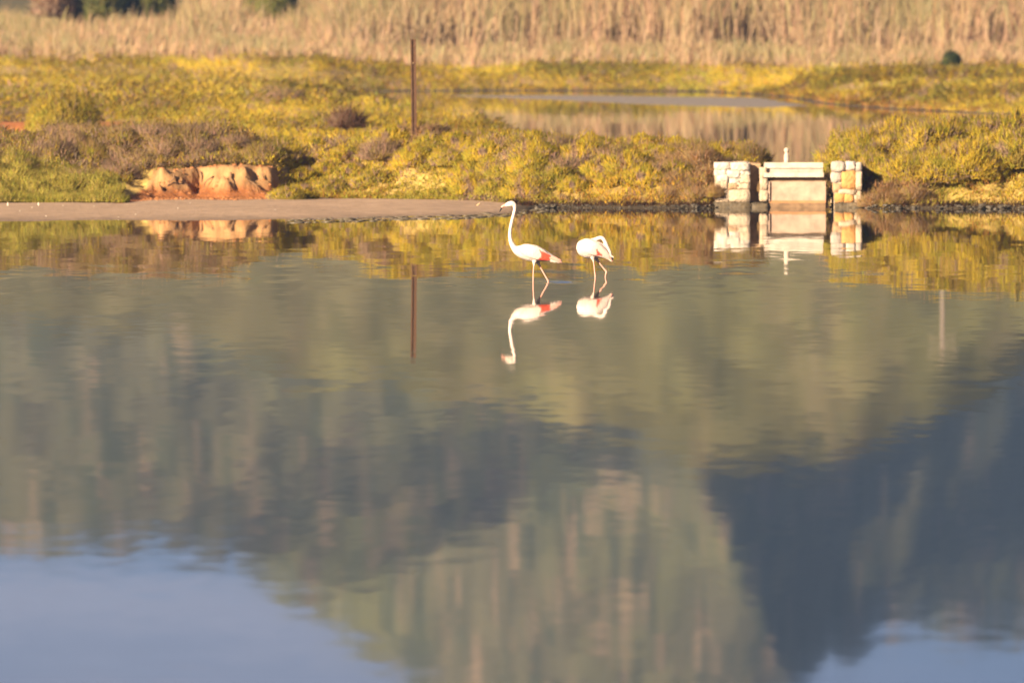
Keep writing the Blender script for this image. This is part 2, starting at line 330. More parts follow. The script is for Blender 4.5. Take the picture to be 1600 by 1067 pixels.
# canopy of the salt-marsh cover: colour zones are patches of different plants
def zone(x, z, cx, cy, rx, ry):                  # an ellipse on the bank face, given by photo column/row
    X = BX(cx); Z = sz(cy, 234); return np.exp(-(((x - X) / (rx * .0131)) ** 2 + ((z - Z) / (ry * .0131)) ** 2) ** 2)
def cover_col(x, y, zt, r):
    n = len(x); p1 = fbm(x * 0.55, y * 0.16, 81); p2 = fbm(x * 1.5, y * 0.5, 85); p3 = fbm(x * 0.9, y * 0.3, 91)
    c = np.tile(YEL, (n, 1))
    def mix(to, k):
        nonlocal c
        pick = (r.random(n) < k)[:, None]; c = np.where(pick, to, c)
    mix(GRN, sstep(.46, .66, p1)); mix(OLV, .10); mix(LIM, .12)
    mix(RUS, sstep(.58, .74, p3) * .45); mix(GRY, sstep(.58, .70, p2) * .75)
    front = (y < 246)
    mix(STR, np.where(front, zone(x, zt, 1075, 262, 62, 62) * .9, 0)); mix(STR, np.where(front, zone(x, zt, 690, 225, 60, 22) * .7, 0))
    mix(STR * np.array((1, .85, .85)), np.where(front, zone(x, zt, 1385, 292, 55, 26) * .95, 0))
    mix(GRY, np.where(front, zone(x, zt, 600, 250, 40, 16) * .6 + zone(x, zt, 480, 250, 26, 30) * .5 + zone(x, zt, 790, 235, 55, 22) * .6 + zone(x, zt, 1520, 235, 26, 34) * .5, 0))
    lf = (y < 250) & (x < BX(405)) & (zt > .55); mix(GRY, np.where(lf, .55, 0)); mix(OLV * .9, np.where(lf, .3, 0))
    mix(GRN, np.where(front, zone(x, zt, 560, 290, 120, 26) * .6 + zone(x, zt, 960, 250, 60, 22) * .5, 0))
    mix(YEL * np.array((1.1, .95, 1)), np.where(front, zone(x, zt, 980, 295, 130, 24) * .6, 0))
    low = front & (x > BX(760)); mix(RUS, np.where(low, sstep(.36, .08, zt) * .5 * sstep(.35, .6, vnoise(x * 1.1, y * 0, 6)), 0)); mix(BRN * .6, np.where(low, sstep(.14, .04, zt), 0))
    mix(RUS, np.where(y > 360, sstep(-3, -1, poly_sdf(x, y, POND)) * .7, 0))
    return c
def cover(n, x0, x1, y0, y1, seed, L0, W0, keep=None, colf=None, hump=0.30, lean=0.55):
    r = np.random.default_rng(seed); x = r.uniform(x0, x1, n); y = r.uniform(y0, y1, n)
    z = ground_z(x, y); ok = z > 0.03
    if keep is not None: ok &= keep(x, y, z, r)
    x, y, z = x[ok], y[ok], z[ok]; n = len(x)
    e = .06; hm = lambda a, b: hump * np.maximum(0, fbm(a * 1.5, b * 1.3, 95, 3) - .30) * 2.0
    h = hm(x, y) * np.where(y > 243, .55 + .9 * vnoise(x * .35, y * .12, 98), 1); tops = z + h * r.uniform(.35, 1.0, n) * sstep(0.03, 0.3, z)
    gxn = (hm(x + e, y) - h) / e + (ground_z(x + e, y) - z) / e; gyn = (hm(x, y + e) - h) / e + (ground_z(x, y + e) - z) / e
    d = np.stack([-.55 * np.clip(gxn, -2, 2), -.55 * np.clip(gyn, -2, 2), np.full(n, .85)], 1) + lean * r.normal(size=(n, 3)) * np.array((1, 1, .35)) + np.array((.16, 0, 0))
    d[:, 2] = np.maximum(d[:, 2], .12)
    ln = L0 * np.exp(.3 * r.normal(size=n)); wd = W0 * np.exp(.25 * r.normal(size=n))
    col = vary((colf or cover_col)(x, y, tops, r), r)
    return spikes(np.stack([x, y, tops], 1), d, ln, wd, col, r)
def stuff(name, parts, mat, label, cat):
    off = 0; cs, fs, ks = [], [], []
    for c, f, k in parts: cs.append(c); fs.append(f + off); ks.append(k); off += len(c)
    return link(name, np_mesh(name, np.concatenate(cs), np.concatenate(fs), np.concatenate(ks)), mat, kind='stuff', label=label, category=cat)
def not_bluff(x, y, z, r):
    yb = interp(x, BANK_FRONT); bl = (x > BX(214)) & (x < BX(424)) & (y < yb + 2.0)
    slu = (x > BX(1114)) & (x < BX(1346)) & (y < 234.6)
    return (y > yb - .02) & ~bl & ~slu & ~((x < BX(232)) & (y < yb + 4.0))
stuff('glasswort_cover', [cover(170000, -12.5, 12.8, 230.5, 243, 101, .095, .022, not_bluff, None, .36, .5)], M_leaf, 'yellow-green glasswort mat covering the near bank of the lagoon', 'ground cover')
def plain_keep(x, y, z, r):
    return ~((abs(x + 13.6) < 3.4) & (y > 299) & (y < 310)) & (r.random(len(x)) < .6 + .4 * sstep(.35, .55, fbm(x * .4, y * .12, 77)))
stuff('marsh_cover', [cover(130000, -18, 2.6, 242, 345, 102, .12, .034, plain_keep, None, .45), cover(110000, -24, 24, 345, 482, 103, .17, .060, plain_keep, None, .55),
                      cover(120000, -8, 24, 375, 475, 104, .17, .055, lambda x, y, z, r: poly_sdf(x, y, POND) > -14, None, .5)], M_leaf, 'blurred yellow-green marsh scrub on the flat between the bank and the reeds', 'scrub')
def grass_col(x, y, zt, r):
    n = len(x); g = np.where((r.random(n) < .55)[:, None], np.array((.46, .38, .095)), np.array((.36, .32, .050)))
    return np.where((zt < .12)[:, None], g * np.array((.8, .85, .6)), g)
stuff('saltmarsh_grass', [cover(60000, -13, BX(222), 232.3, 238, 105, .12, .015, lambda x, y, z, r: (x < BX(224) - .10 * (y - 232.3) - .5 * fbm(x * 3, y * 3, 9)) & (y < 237.4), grass_col, .34, .28)], M_leaf,
      'fine bright green saltmarsh grass growing on the mud in front of the left bank', 'grass')

# reeds
def reeds(n, x0, x1, y0, y1, hf, seed):
    r = np.random.default_rng(seed); x = r.uniform(x0, x1, n); y = r.uniform(y0, y1, n)
    clump = fbm(x * .5, y * .08, 111); ok = r.random(n) < (.62 + .5 * sstep(.3, .6, clump)) * sstep(0, 16, y - y0 - 14 * fbm(x * .35, y * 0, 117)); x, y, clump = x[ok], y[ok], clump[ok]; n = len(x)
    z = ground_z(x, y); h = hf(x) * (0.70 + .45 * clump) * (.45 + .55 * sstep(0, 24, y - y0)) * np.exp(.14 * r.normal(size=n))
    a = r.uniform(-.08, .18, n) + .22 * r.normal(size=n) * (r.random(n) < .5); b = .08 * r.normal(size=n); w = r.uniform(.03, .065, n)
    tint = fbm(x * .8, y * .1, 121)
    lowc = np.where((r.random(n) < .8)[:, None], np.array((.35, .235, .155)), np.array((.31, .210, .130))); topc = np.where((r.random(n) < sstep(.35, .62, tint) * .75 + .15)[:, None], np.array((.225, .185, .090)), np.array((.31, .215, .125)))
    lowc = vary(lowc, r, .12); topc = vary(topc, r, .14)
    co = np.empty((n, 7, 3)); kk = np.empty((n, 7, 3)); turn = r.uniform(-.6, .6, n)
    ux, uy = np.cos(turn), np.sin(turn)
    for i, (t, ww) in enumerate(((0, .7), (.45, 1.0), (.8, .9))):
        cx = x + a * h * t ** 1.6; cy = y + b * h * t
        for s in (0, 1):
            q = (s - .5) * w * ww; co[:, 2 * i + s] = np.stack([cx + q * ux, cy + q * uy, z + h * t], 1)
            kk[:, 2 * i + s] = lowc + (topc - lowc) * sstep(.25, .75, t)
    co[:, 6] = np.stack([x + a * h * 1.15, y + b * h, z + h], 1); kk[:, 6] = topc
    i = np.arange(n)[:, None] * 7
    tri = np.concatenate([i + np.array([[p]]).reshape(1, 3) for p in ((0, 1, 3), (0, 3, 2), (2, 3, 5), (2, 5, 4), (4, 5, 6))], 0)
    return co.reshape(-1, 3), tri, kk.reshape(-1, 3)
reed_h = lambda x: np.interp(x, [-30, -16, -14, -12.2, -10.6, -9, -5, 30], [1.8, 1.75, 2.6, 2.4, 1.65, 2.4, 4.4, 4.8])
stuff('reed_bed', [reeds(80000, -24, 24, 474, 535, reed_h, 131), reeds(60000, -24, 24, 462, 502, lambda x: 1.25 + 0 * x, 132)], M_reed, 'tall dry tan reed bed along the far side of the marsh', 'reeds')

# ------------------------------------------------------------------ shrubs: prototypes, then copies
def shrub_mesh(name, seed, rx, h, n, ln, wd, cols, up=.7, wind=.2, fill=.45, mess=.4):
    r = np.random.default_rng(seed); th = r.uniform(0, 2 * math.pi, n); ph = np.arcsin(r.uniform(-.05, 1, n)); rr = r.uniform(fill, 1, n) ** .5
    lump = .52 + .80 * fbm(np.cos(th) * 1.5 + 9, np.sin(th) * 1.5 + ph * 1.9, seed, 3)
    u = np.stack([np.cos(th) * np.cos(ph), np.sin(th) * np.cos(ph), np.sin(ph)], 1)
    base = u * (rr * lump)[:, None] * np.array((rx, rx * .8, h * .86))
    d = u * .8 + np.array((wind, 0, up)) + mess * r.normal(size=(n, 3)); d[:, 2] = np.maximum(d[:, 2], .05)
    pt = fbm(base[:, 0] * 3.5 / max(rx, .3) + 5, base[:, 2] * 4 + base[:, 1] * 2, seed + 5, 3)
    cols = np.array(cols); i = np.clip((pt - .3) / .42 * len(cols) + .6 * r.normal(size=n), 0, len(cols) - 1).astype(int)
    c, f, k = spikes(base, d, ln * np.exp(.3 * r.normal(size=n)), wd * np.exp(.2 * r.normal(size=n)), vary(cols[i], r, .13, .06), r)
    return np_mesh(name, c, f, k)
def twig_mesh(name, seed, rx, h, n):
    r = np.random.default_rng(seed); th = r.uniform(0, 2 * math.pi, n)
    base = np.stack([np.cos(th) * rx * .15 * r.random(n), np.sin(th) * rx * .15 * r.random(n), np.zeros(n) - .05], 1)
    tip = np.stack([np.cos(th) * rx * r.uniform(.3, .95, n), np.sin(th) * rx * .7 * r.uniform(.3, .95, n), h * r.uniform(.5, 1.05, n)], 1)
    d = tip - base; ln = np.linalg.norm(d, axis=1)
    c, f, k = spikes(base, d, ln, .03, vary(np.tile(GRY * .9, (n, 1)), r, .2), r)
    # side twigs
    m = n * 4; j = r.integers(0, n, m); t = r.uniform(.35, .95, m)[:, None]; b2 = base[j] + d[j] * t; d2 = d[j] / ln[j][:, None] + .7 * r.normal(size=(m, 3))
    c2, f2, k2 = spikes(b2, d2, r.uniform(.08, .2, m) * h, .016, vary(np.tile(GRY, (m, 1)), r, .2), r)
    return np_mesh(name, np.concatenate([c, c2]), np.concatenate([f, f2 + len(c)]), np.concatenate([k, k2]))
KINDS = {}
def proto(kind, name, variants, rx, h, n, ln, wd, cols, twigs=26, **kw):
    KINDS[kind] = (name, [(shrub_mesh(name, 200 + 13 * i + len(KINDS) * 101, rx, h, n, ln, wd, cols, **kw), twig_mesh('branch', 300 + i + len(KINDS) * 50, rx, h, twigs)) for i in range(variants)])
proto('lime', 'glasswort_shrub', 3, .50, .46, 4200, .105, .020, [GRN, YEL, YEL, YEL * 1.05, GRY])
proto('green', 'glasswort_shrub', 2, .48, .44, 4000, .105, .019, [OLV, GRN, GRN, YEL, GRY])
proto('grey', 'grey_shrub', 4, .52, .38, 1700, .21, .013, [GRY * .75, GRY, GRY * 1.15, OLV, STR * .8, GRY], 90, up=.5, wind=.45, fill=.05, mess=.6)
proto('straw', 'dry_shrub', 3, .50, .34, 1700, .19, .013, [STR, STR * .85, GRY, RUS, STR * 1.1, OLV], 50, up=.4, wind=.3, fill=.05, mess=.6)
proto('olive', 'olive_shrub', 3, .50, .40, 3200, .13, .015, [OLV, STR * .8, OLV, GRY, GRN], 40, wind=.25, fill=.2, mess=.5)
proto('biglime', 'glasswort_shrub', 4, .72, .62, 8500, .105, .018, [GRN, YEL, GRY * .9, YEL, YEL * 1.05, OLV, YEL], 40, up=.5, mess=.5)
proto('biggreen', 'glasswort_shrub', 2, .70, .58, 8000, .105, .018, [OLV, GRN, YEL, GRN, GRY * .9], 40, up=.5, mess=.5)
SHRUBS = []
def place(kind, x, y, s, sh, label, cat, group, dz=-.05, rz=None):
    name, var = KINDS[kind]; fm, tm = random.choice(var)
    o = bpy.data.objects.new(name, fm); C.objects.link(o)
    if not fm.materials: fm.materials.append(M_leaf)
    if not tm.materials: tm.materials.append(M_leaf)
    o.location = (x, y, float(ground_z(np.array([x]), np.array([y]))[0]) + dz); o.scale = (s, s, sh); o.rotation_euler = (0, 0, random.uniform(-.5, .5) if rz is None else rz)
    o['label'] = label; o['category'] = cat
    if group: o['group'] = group; SHRUBS.append((o, label, s))
    b = bpy.data.objects.new('branch', tm); C.objects.link(b); b.parent = o
    return o
def scatter(kinds, n, px0, px1, y0, y1, s0, s1, gap, texts, rise=1.0):
    """texts: kind -> (label, category, group)"""
    pts = []; tries = 0
    while len(pts) < n and tries < n * 60:
        tries += 1; x = random.uniform(BX(px0), BX(px1)); y = random.uniform(y0, y1)
        if any((x - a) ** 2 + ((y - b) * .7) ** 2 < gap * gap for a, b in pts): continue
        if float(ground_z(np.array([x]), np.array([y]))[0]) < .18: continue
        pts.append((x, y))
        k = random.choices([q for q, _ in kinds], [w for _, w in kinds])[0]; s = random.uniform(s0, s1)
        place(k, x, y, s, s * rise * random.uniform(.85, 1.15), *texts[k])
T = lambda l, c, g: (l, c, g)
RIGHT = {'biglime': T('spiky yellow-green shrub on the bank right of the stone sluice', 'shrub', 'yellow-green shrubs right of the sluice'),
         'biggreen': T('darker green shrub on the bank right of the stone sluice', 'shrub', 'green shrubs right of the sluice'),
         'grey': T('half-dead grey shrub among the green ones right of the sluice', 'shrub', 'grey shrubs right of the sluice')}
scatter([('biglime', 7), ('biggreen', 2.2), ('grey', 1.6)], 50, 1325, 1660, 233.3, 238.5, .8, 1.2, .52, RIGHT, 1.18)
MID = {'lime': T('low yellow-green shrub on the bank between the rusty post and the sluice', 'shrub', 'yellow-green shrubs between post and sluice'),
       'green': T('low mid-green shrub on the bank between the rusty post and the sluice', 'shrub', 'green shrubs between post and sluice'),
       'grey': T('grey twiggy dead shrub on the bank between the rusty post and the sluice', 'shrub', 'grey shrubs between post and sluice'),
       'olive': T('dull olive shrub on the bank crest beside the left pier of the sluice', 'shrub', 'olive shrubs beside the left pier')}
scatter([('lime', 5), ('green', 2.5), ('grey', 1.3)], 64, 690, 1070, 234, 240, .7, 1.1, .55, MID, .95)
scatter([('olive', 3), ('lime', 1)], 14, 1055, 1190, 235.4, 238.5, .75, 1.05, .42, MID, 1.1)
LEFT = {'lime': T('yellow-green shrub on the bank between the earth bluff and the rusty post', 'shrub', 'yellow-green shrubs left of the post'),
        'green': T('mid-green shrub on the bank between the earth bluff and the rusty post', 'shrub', 'green shrubs left of the post'),
        'grey': T('grey dry shrub on the bank between the earth bluff and the rusty post', 'shrub', 'grey shrubs left of the post'),
        'straw': T('straw-coloured dry shrub on the bank between the earth bluff and the rusty post', 'shrub', 'straw shrubs left of the post')}
scatter([('lime', 4), ('green', 3.5), ('grey', 1), ('straw', 1)], 46, 428, 690, 238.6, 245, .62, 1.05, .6, LEFT)
BLUFF = {'grey': T('grey-brown twiggy shrub on top of the orange earth bluff', 'shrub', 'grey shrubs on the bluff'),
         'olive': T('dull olive-brown shrub on top of the orange earth bluff', 'shrub', 'olive shrubs on the bluff')}
scatter([('grey', 3), ('olive', 2)], 54, 60, 425, 238.7, 244.5, .75, 1.15, .5, BLUFF)
scatter([('grey', 4), ('olive', 1)], 12, -60, 200, 236.6, 239.5, .6, .95, .55,
        {'grey': T('grey-brown twiggy shrub behind the saltmarsh grass at the far left', 'shrub', 'grey shrubs behind the grass'), 'olive': T('dull olive shrub behind the saltmarsh grass at the far left', 'shrub', 'olive shrubs behind the grass')})
DRY = {'straw': T('dry straw-coloured shrub on the bank left of the whitewashed pier', 'shrub', 'dry shrubs left of the whitewashed pier')}
scatter([('straw', 1)], 12, 1046, 1112, 232.4, 235.4, .7, 1.0, .34, DRY)
DRYR = {'straw': T('dry pinkish straw shrub at the foot of the bank right of the ochre pier', 'shrub', 'dry shrubs right of the ochre pier')}
scatter([('straw', 1)], 11, 1350, 1430, 231.9, 233.4, .6, .85, .32, DRYR)
CREST = {'lime': T('upright yellowish shrub topping the bank crest in front of the pond', 'shrub', 'shrubs on the crest before the pond'), 'olive': T('dull olive shrub topping the bank crest in front of the pond', 'shrub', 'shrubs on the crest before the pond')}
scatter([('lime', 2), ('olive', 1)], 12, 790, 1010, 236.5, 240, .75, 1.0, .6, CREST, .95)
PLAIN = {'grey': T('blurred purplish-grey shrub on the flat', 'shrub', 'grey shrubs on the flat'), 'lime': T('blurred yellow-green shrub on the flat', 'shrub', 'yellow-green shrubs on the flat'), 'olive': T('blurred olive shrub on the flat', 'shrub', 'olive shrubs on the flat'), 'green': T('blurred green shrub on the flat', 'shrub', 'green shrubs on the flat')}
for k in range(58):
    d = random.uniform(258, 420); pxx = random.uniform(-20, 640 if d > 340 else 700); q = random.choices(['grey', 'lime', 'olive', 'green'], [5, 5, 1.5, 2])[0]
    x = sx(pxx, d)
    if 290 < d < 312 and x < -8: continue
    sc_ = random.uniform(.9, 1.7) * (.6 if x > -5 else 1); place(q, x, d, sc_, sc_ * random.uniform(.6, .9), *PLAIN[q])
# single standing shrubs further back
def lone(name, px, py, d, rx, h, n, ln, wd, cols, label, seed, z=None, **kw):
    me = shrub_mesh(name, seed, rx, h, n, ln, wd, cols, **kw); me.materials.append(M_leaf); tw = twig_mesh('branch', seed + 1, rx, h, 40); tw.materials.append(M_leaf)
    x = sx(px, d); o = link(name, me, None, None, label=label, category='shrub')
    o.location = (x, d, (float(ground_z(np.array([x]), np.array([d]))[0]) if z is None else z) - .05); link('branch', tw, None, o); return o
lone('round_bush', 97, 205, 296, .98, 1.72, 13000, .12, .026, [OLV * 1.1, GRN, YEL * .9, OLV, GRN], 'large rounded olive-green bush standing behind the left bank beside bare orange earth', 401, wind=.05)
lone('dead_bush', 541, 192, 290, .46, .46, 1100, .24, .022, [BRN, BRN * 1.3, GRY * .7, BRN], 'small dark reddish-brown dead bush on the flat left of the rusty post', 411, z=.88, fill=.05, mess=.6)
lone('dark_bush', 1485, 94, 462, .34, .60, 3000, .14, .05, [DKG, DKG * 1.1, DKG * .9], 'small round dark green bush at the foot of the reeds on the right', 421, z=0.98)
# labels: where each copied shrub stands
MARKS = [(60, 'far left edge'), (215, 'bluff\'s left end'), (320, 'bluff\'s middle'), (425, 'bluff\'s right end'), (541, 'dead bush'), (648, 'rusty post'), (800, 'raised flamingo head'), (930, 'preening flamingo'), (1020, 'pond mud bar'), (1145, 'whitewashed pier'), (1322, 'ochre pier'), (1472, 'mirrored pole'), (1590, 'right edge')]
def describe():
    names = {}
    for o, base, s in SHRUBS:
        x, y, z = o.location; px = 800 + F * x / y; m = min(MARKS, key=lambda q: abs(q[0] - px)); off = px - m[0]
        side = 'level with' if abs(off) < 14 else ('just left of' if off < 0 else 'just right of')
        if y > 258: dep = 'near the bank' if y < 310 else ('halfway back' if y < 365 else 'far back')
        else:
            u = y - float(interp(np.array([x]), BANK_FRONT)[0]); dep = 'low down' if u < 2.2 else ('halfway up' if u < 4.6 else 'high up')
        head = base.split(' on the bank')[0].split(' among')[0].split(' on top')[0].split(' beside')[0].split(' behind')[0].split(' clinging')[0].split(' topping')[0].split(' at the foot')[0]
        names.setdefault(f'{head}, {dep}, {side} the {m[1]}', []).append((s, o, px))
    for text, L in names.items():
        if len(L) == 1: L[0][1]['label'] = text; continue
        L.sort(key=lambda q: q[2]); order = {2: ['left-hand', 'right-hand'], 3: ['leftmost', 'middle', 'rightmost']}.get(len(L), ['leftmost', 'second', 'third', 'fourth', 'fifth', 'sixth', 'seventh', 'eighth', 'ninth', 'tenth', 'eleventh', 'twelfth', 'thirteenth', 'fourteenth'])
        for i, (s, o, px) in enumerate(L): o['label'] = order[min(i, len(order) - 1)] + ' ' + text
describe()
# trees above the reeds
def tree(name, px, d, rx, h, trunk, cols, label, seed, n=9000, ln=.35, wd=.12):
    x = sx(px, d); z = float(ground_z(np.array([x]), np.array([d]))[0]); t = empty(name, (x, d, z), label, 'tree')
    me = shrub_mesh('crown', seed, rx, h, n, ln, wd, cols, up=.3, wind=0); me.materials.append(M_leaf); o = link('crown', me, None, t); o.location = (0, 0, trunk)
    tw = twig_mesh('trunk', seed + 1, rx, h + trunk, 14); tw.materials.append(M_leaf); link('trunk', tw, None, t)
TG = [np.array((.12, .125, .03)), np.array((.15, .15, .035)), np.array((.19, .18, .045)), np.array((.10, .11, .03))]
tree('green_tree', 150, 503, 1.35, 3.2, 1.75, TG, 'dense green tree among the reeds, leftmost of the trees at the top', 431)
tree('green_tree', 222, 505, 1.5, 3.6, 1.7, TG, 'broader brighter green tree among the reeds, joined to the leftmost tree', 441)
tree('green_tree', 424, 504, 1.1, 3.0, 1.8, TG, 'separate green tree among the reeds, midway between left edge and post', 451)
tree('bare_tree', 88, 502, .9, 2.6, 1.9, [GRY * .7, BRN, GRY * .8], 'brownish bare tree among the reeds at the top left corner', 461, 3000)

# ------------------------------------------------------------------ rubble and weed along the waterline
def pebble(r, s):
    bm = bmesh.new(); bmesh.ops.create_icosphere(bm, subdivisions=1, radius=1)
    for v in bm.verts: v.co = Vector((v.co.x * s[0], v.co.y * s[1], v.co.z * s[2])) * r.uniform(.78, 1.15)
    return bm
def join_lumps(name, items, mat, **props):
    cs, fs, off = [], [], 0
    for (x, y, z, s, rr) in items:
        bm = pebble(rr, s); bm.verts.ensure_lookup_table()
        cs.append(np.array([v.co[:] for v in bm.verts]) + (x, y, z)); fs.append(np.array([[v.index for v in f.verts] for f in bm.faces]) + off); off += len(bm.verts); bm.free()
    return link(name, np_mesh(name, np.concatenate(cs), np.concatenate(fs), None, True), mat, **props)
M_clod = principled('orange_clod', (.24, .105, .042), .9, .1, noise=(9, .4, 5))
M_wet = principled('wet_stone', (0.045, 0.036, 0.024), .45, .4, noise=(6, .6, 4), bump=(20, .02))
M_weed = principled('weed', (0.075, 0.060, 0.035), .5, .4, noise=(8, .5, 4))
rr = random.Random(5); items = []
for k in range(330):
    px = rr.choice([rr.uniform(835, 1118), rr.uniform(1298, 1640)]); x = BX(px); y = float(interp(x, BANK_FRONT)) + rr.uniform(-.35, .25); s = rr.uniform(.010, .036) * (.4 + 1.3 * float(vnoise(x * 1.7, 0, 12)))
    items.append((x, y, rr.uniform(-.01, .07), (s * rr.uniform(1, 2.6), s, s * rr.uniform(.6, 1)), rr))
join_lumps('shore_rubble', items, M_wet, kind='stuff', label='dark wet stones and roots along the waterline at the foot of the bank', category='rubble')
items = []
for k in range(420):
    x = BX(rr.uniform(216, 432)); yb_ = float(interp(np.array([x]), BANK_FRONT)[0]); y = yb_ + rr.choice([rr.gauss(-.35, .25), rr.uniform(-.2, 2.2)]); q = rr.uniform(.008, .03) * rr.choice([1, 1, 1.7])
    items.append((x, y, float(ground_z(np.array([x]), np.array([y]))[0]), (q * rr.uniform(1, 1.6), q, q * rr.uniform(.6, 1)), rr))
join_lumps('fallen_clods', items, M_clod, kind='stuff', label='crumbled orange clods on and below the face of the earth bluff', category='clods')
items = []
for k in range(170):
    px = rr.uniform(470, 850); x = BX(px); y = float(interp(x, MUD_EDGE)) + rr.choice([rr.uniform(-3.2, -1.6), rr.uniform(-1, .6)]); s = rr.uniform(.03, .07)
    items.append((x, y, .004, (s * rr.uniform(.8, 3.4), s * 2, s * rr.uniform(.12, .35)), rr))
join_lumps('shore_weed', items, M_weed, kind='stuff', label='broken line of dark weed lying in the shallows along the mud beach', category='weed')

# ------------------------------------------------------------------ mud beach finds
M_shell = principled('shell_white', (.55, .50, .42), .5, .3)
def small(name, px, py, w, h, label, cat, group=None, mat=M_shell, tall=False):
    x, y = at(px, py, .06); bm = pebble(rr, (w, w * .8, h)); me = bpy.data.meshes.new(name); bm.to_mesh(me); bm.free()
    o = link(name, me, mat, None, label=label, category=cat); o.location = (x, y, float(ground_z(np.array([x]), np.array([y]))[0]) + h * .6)
    if group: o['group'] = group
small('white_stone', 283, 314.5, .042, .026, 'white stone lying at the foot of the orange earth bluff', 'stone')
for px, py in ((31, 331), (50, 327), (72, 336), (185, 337), (212, 334), (297, 321), (278, 328), (98, 324.5), (147, 325), (430, 329)):
    m_ = min(((12, 'left edge'), (60, 'second feather'), (147, 'middle of the grass edge'), (215, 'right end of the grass'), (283, 'white stone'), (430, 'bluff\'s right end')), key=lambda q: abs(q[0] - px))
    where = ('just below' if abs(px - m_[0]) < 12 and py > 326 else 'level with' if abs(px - m_[0]) < 12 else 'left of' if px < m_[0] else 'right of')
    small('white_shell', px, py, rr.uniform(.009, .017), rr.uniform(.006, .010), f'tiny white shell {where} the {m_[1]}, ' + ('near the waterline' if py > 332 else 'high on the mud' if py < 326 else 'halfway down the mud'), 'shell', 'white shells on the mud beach')
for px, py, wh in ((12, 325, 'nearest the left edge'), (60, 324.5, 'a little further right')):
    small('white_feather', px, py, .016, .05, 'small white feather upright at the grass edge, ' + wh, 'feather', 'white feathers by the grass')
def tube(name, pts, rad, mat, parent=None, sides=8, **props):
    cs, n = [], len(pts); P = [Vector(p) for p in pts]
    for i, p in enumerate(P):
        t = (P[min(i + 1, n - 1)] - P[max(i - 1, 0)]).normalized(); u = t.orthogonal().normalized(); v = t.cross(u); r_ = rad[i] if hasattr(rad, '__len__') else rad
        cs += [p + (u * math.cos(2 * math.pi * k / sides) + v * math.sin(2 * math.pi * k / sides)) * r_ for k in range(sides)]
    fa = [(i * sides + k, i * sides + (k + 1) % sides, (i + 1) * sides + (k + 1) % sides, (i + 1) * sides + k) for i in range(n - 1) for k in range(sides)]
    me = bpy.data.meshes.new(name); me.from_pydata([c[:] for c in cs], [], fa + [tuple(range(sides))[::-1], tuple(range((n - 1) * sides, n * sides))]); me.update()
    for p in me.polygons: p.use_smooth = len(p.vertices) == 4
    return link(name, me, mat, parent, **props)
x, y = at(744, 322, .06)
tube('driftwood_stick', [(x, y, .05), (x + .05, y + .02, .09), (x + .09, y + .03, .13)], [.018, .016, .010], principled('driftwood', (.42, .30, .17), .8, .2), label='short pale driftwood stick propped on the mud near the tall flamingo', category='stick')

M_root = principled('dry_root', (.20, .125, .075), .85, .1)
for k, (px, py, L_, lean) in enumerate(((262, 276, .38, -.15), (300, 272, .46, .2), (322, 280, .30, -.25), (352, 274, .42, .12), (378, 281, .34, .3), (404, 276, .40, -.1))):
    x = BX(px); yf = 235.4
    while float(ground_z(np.array([x]), np.array([yf]))[0]) < sz(py, yf) and yf < 239.5: yf += .04
    z0 = sz(py, yf); pts = [(x + lean * t + .04 * math.sin(7 * t + k), yf - .05 - .10 * math.sin(t * 2.6), z0 + .06 - L_ * t) for t in (0, .25, .5, .75, 1)]
    where = ('at the left end', 'left of the middle', 'just left of the middle', 'just right of the middle', 'right of the middle', 'near the right end')[k]
    tube('dry_root', pts, [.016, .014, .012, .009, .005], M_root, label=f'thin dry root hanging down the orange earth bluff {where}', category='root', group='roots on the bluff')
# ------------------------------------------------------------------ rusty post on the bank
def prism(name, outline, z0, z1, mat, parent=None, top=None):
    n = len(outline); co = [(a, b, z0) for a, b in outline] + [(a + (top or (0, 0))[0], b + (top or (0, 0))[1], z1) for a, b in outline]
    fa = [(k, (k + 1) % n, n + (k + 1) % n, n + k) for k in range(n)] + [tuple(range(n))[::-1], tuple(range(n, 2 * n))]
    me = bpy.data.meshes.new(name); me.from_pydata(co, [], fa); me.update(); return link(name, me, mat, parent)
def box(name, x0, x1, y0, y1, z0, z1, mat, parent=None, bev=.006, jit=0.0, **props):
    bm = bmesh.new(); bmesh.ops.create_cube(bm, size=1)
    for v in bm.verts:
        v.co = Vector(((x0 + x1) / 2 + v.co.x * (x1 - x0), (y0 + y1) / 2 + v.co.y * (y1 - y0), (z0 + z1) / 2 + v.co.z * (z1 - z0)))
        v.co += Vector((rr.uniform(-jit, jit), rr.uniform(-jit, jit), rr.uniform(-jit, jit)))
    if bev: bmesh.ops.bevel(bm, geom=bm.edges[:], offset=bev, segments=1, affect='EDGES', profile=.5)
    me = bpy.data.meshes.new(name); bm.to_mesh(me); bm.free(); return link(name, me, mat, parent, **props)
M_rust = principled('rust', (.070, .034, .018), .75, .3, noise=(14, .45, 6), bump=(60, .004))
dP = 240.5
xP = sx(647.6, dP); zP = float(ground_z(np.array([xP]), np.array([dP + 3.0]))[0])
zt = sz(62, dP); zb = sz(216, dP)
post = empty('rusty_post', (xP, dP, zb - .3), 'tall thin rusty steel post standing on the bank, leaning slightly left', 'post')
w = .058; tilt = (sx(645.6, dP) - xP, 0)
prism('post_shaft', [(-w, -.03), (-w * .45, -.03), (-w * .45, 0), (w * .45, 0), (w * .45, -.03), (w, -.03), (w, .03), (-w, .03)], 0, zt - zb + .3, M_rust, post, tilt)
tube('bolt', [(tilt[0] * .8 - .005, -.034, (zt - zb) * .76 + .3), (tilt[0] * .8 - .005, -.002, (zt - zb) * .76 + .3)], .012, principled('worn_bolt', (.35, .24, .15), .5, .4), post)

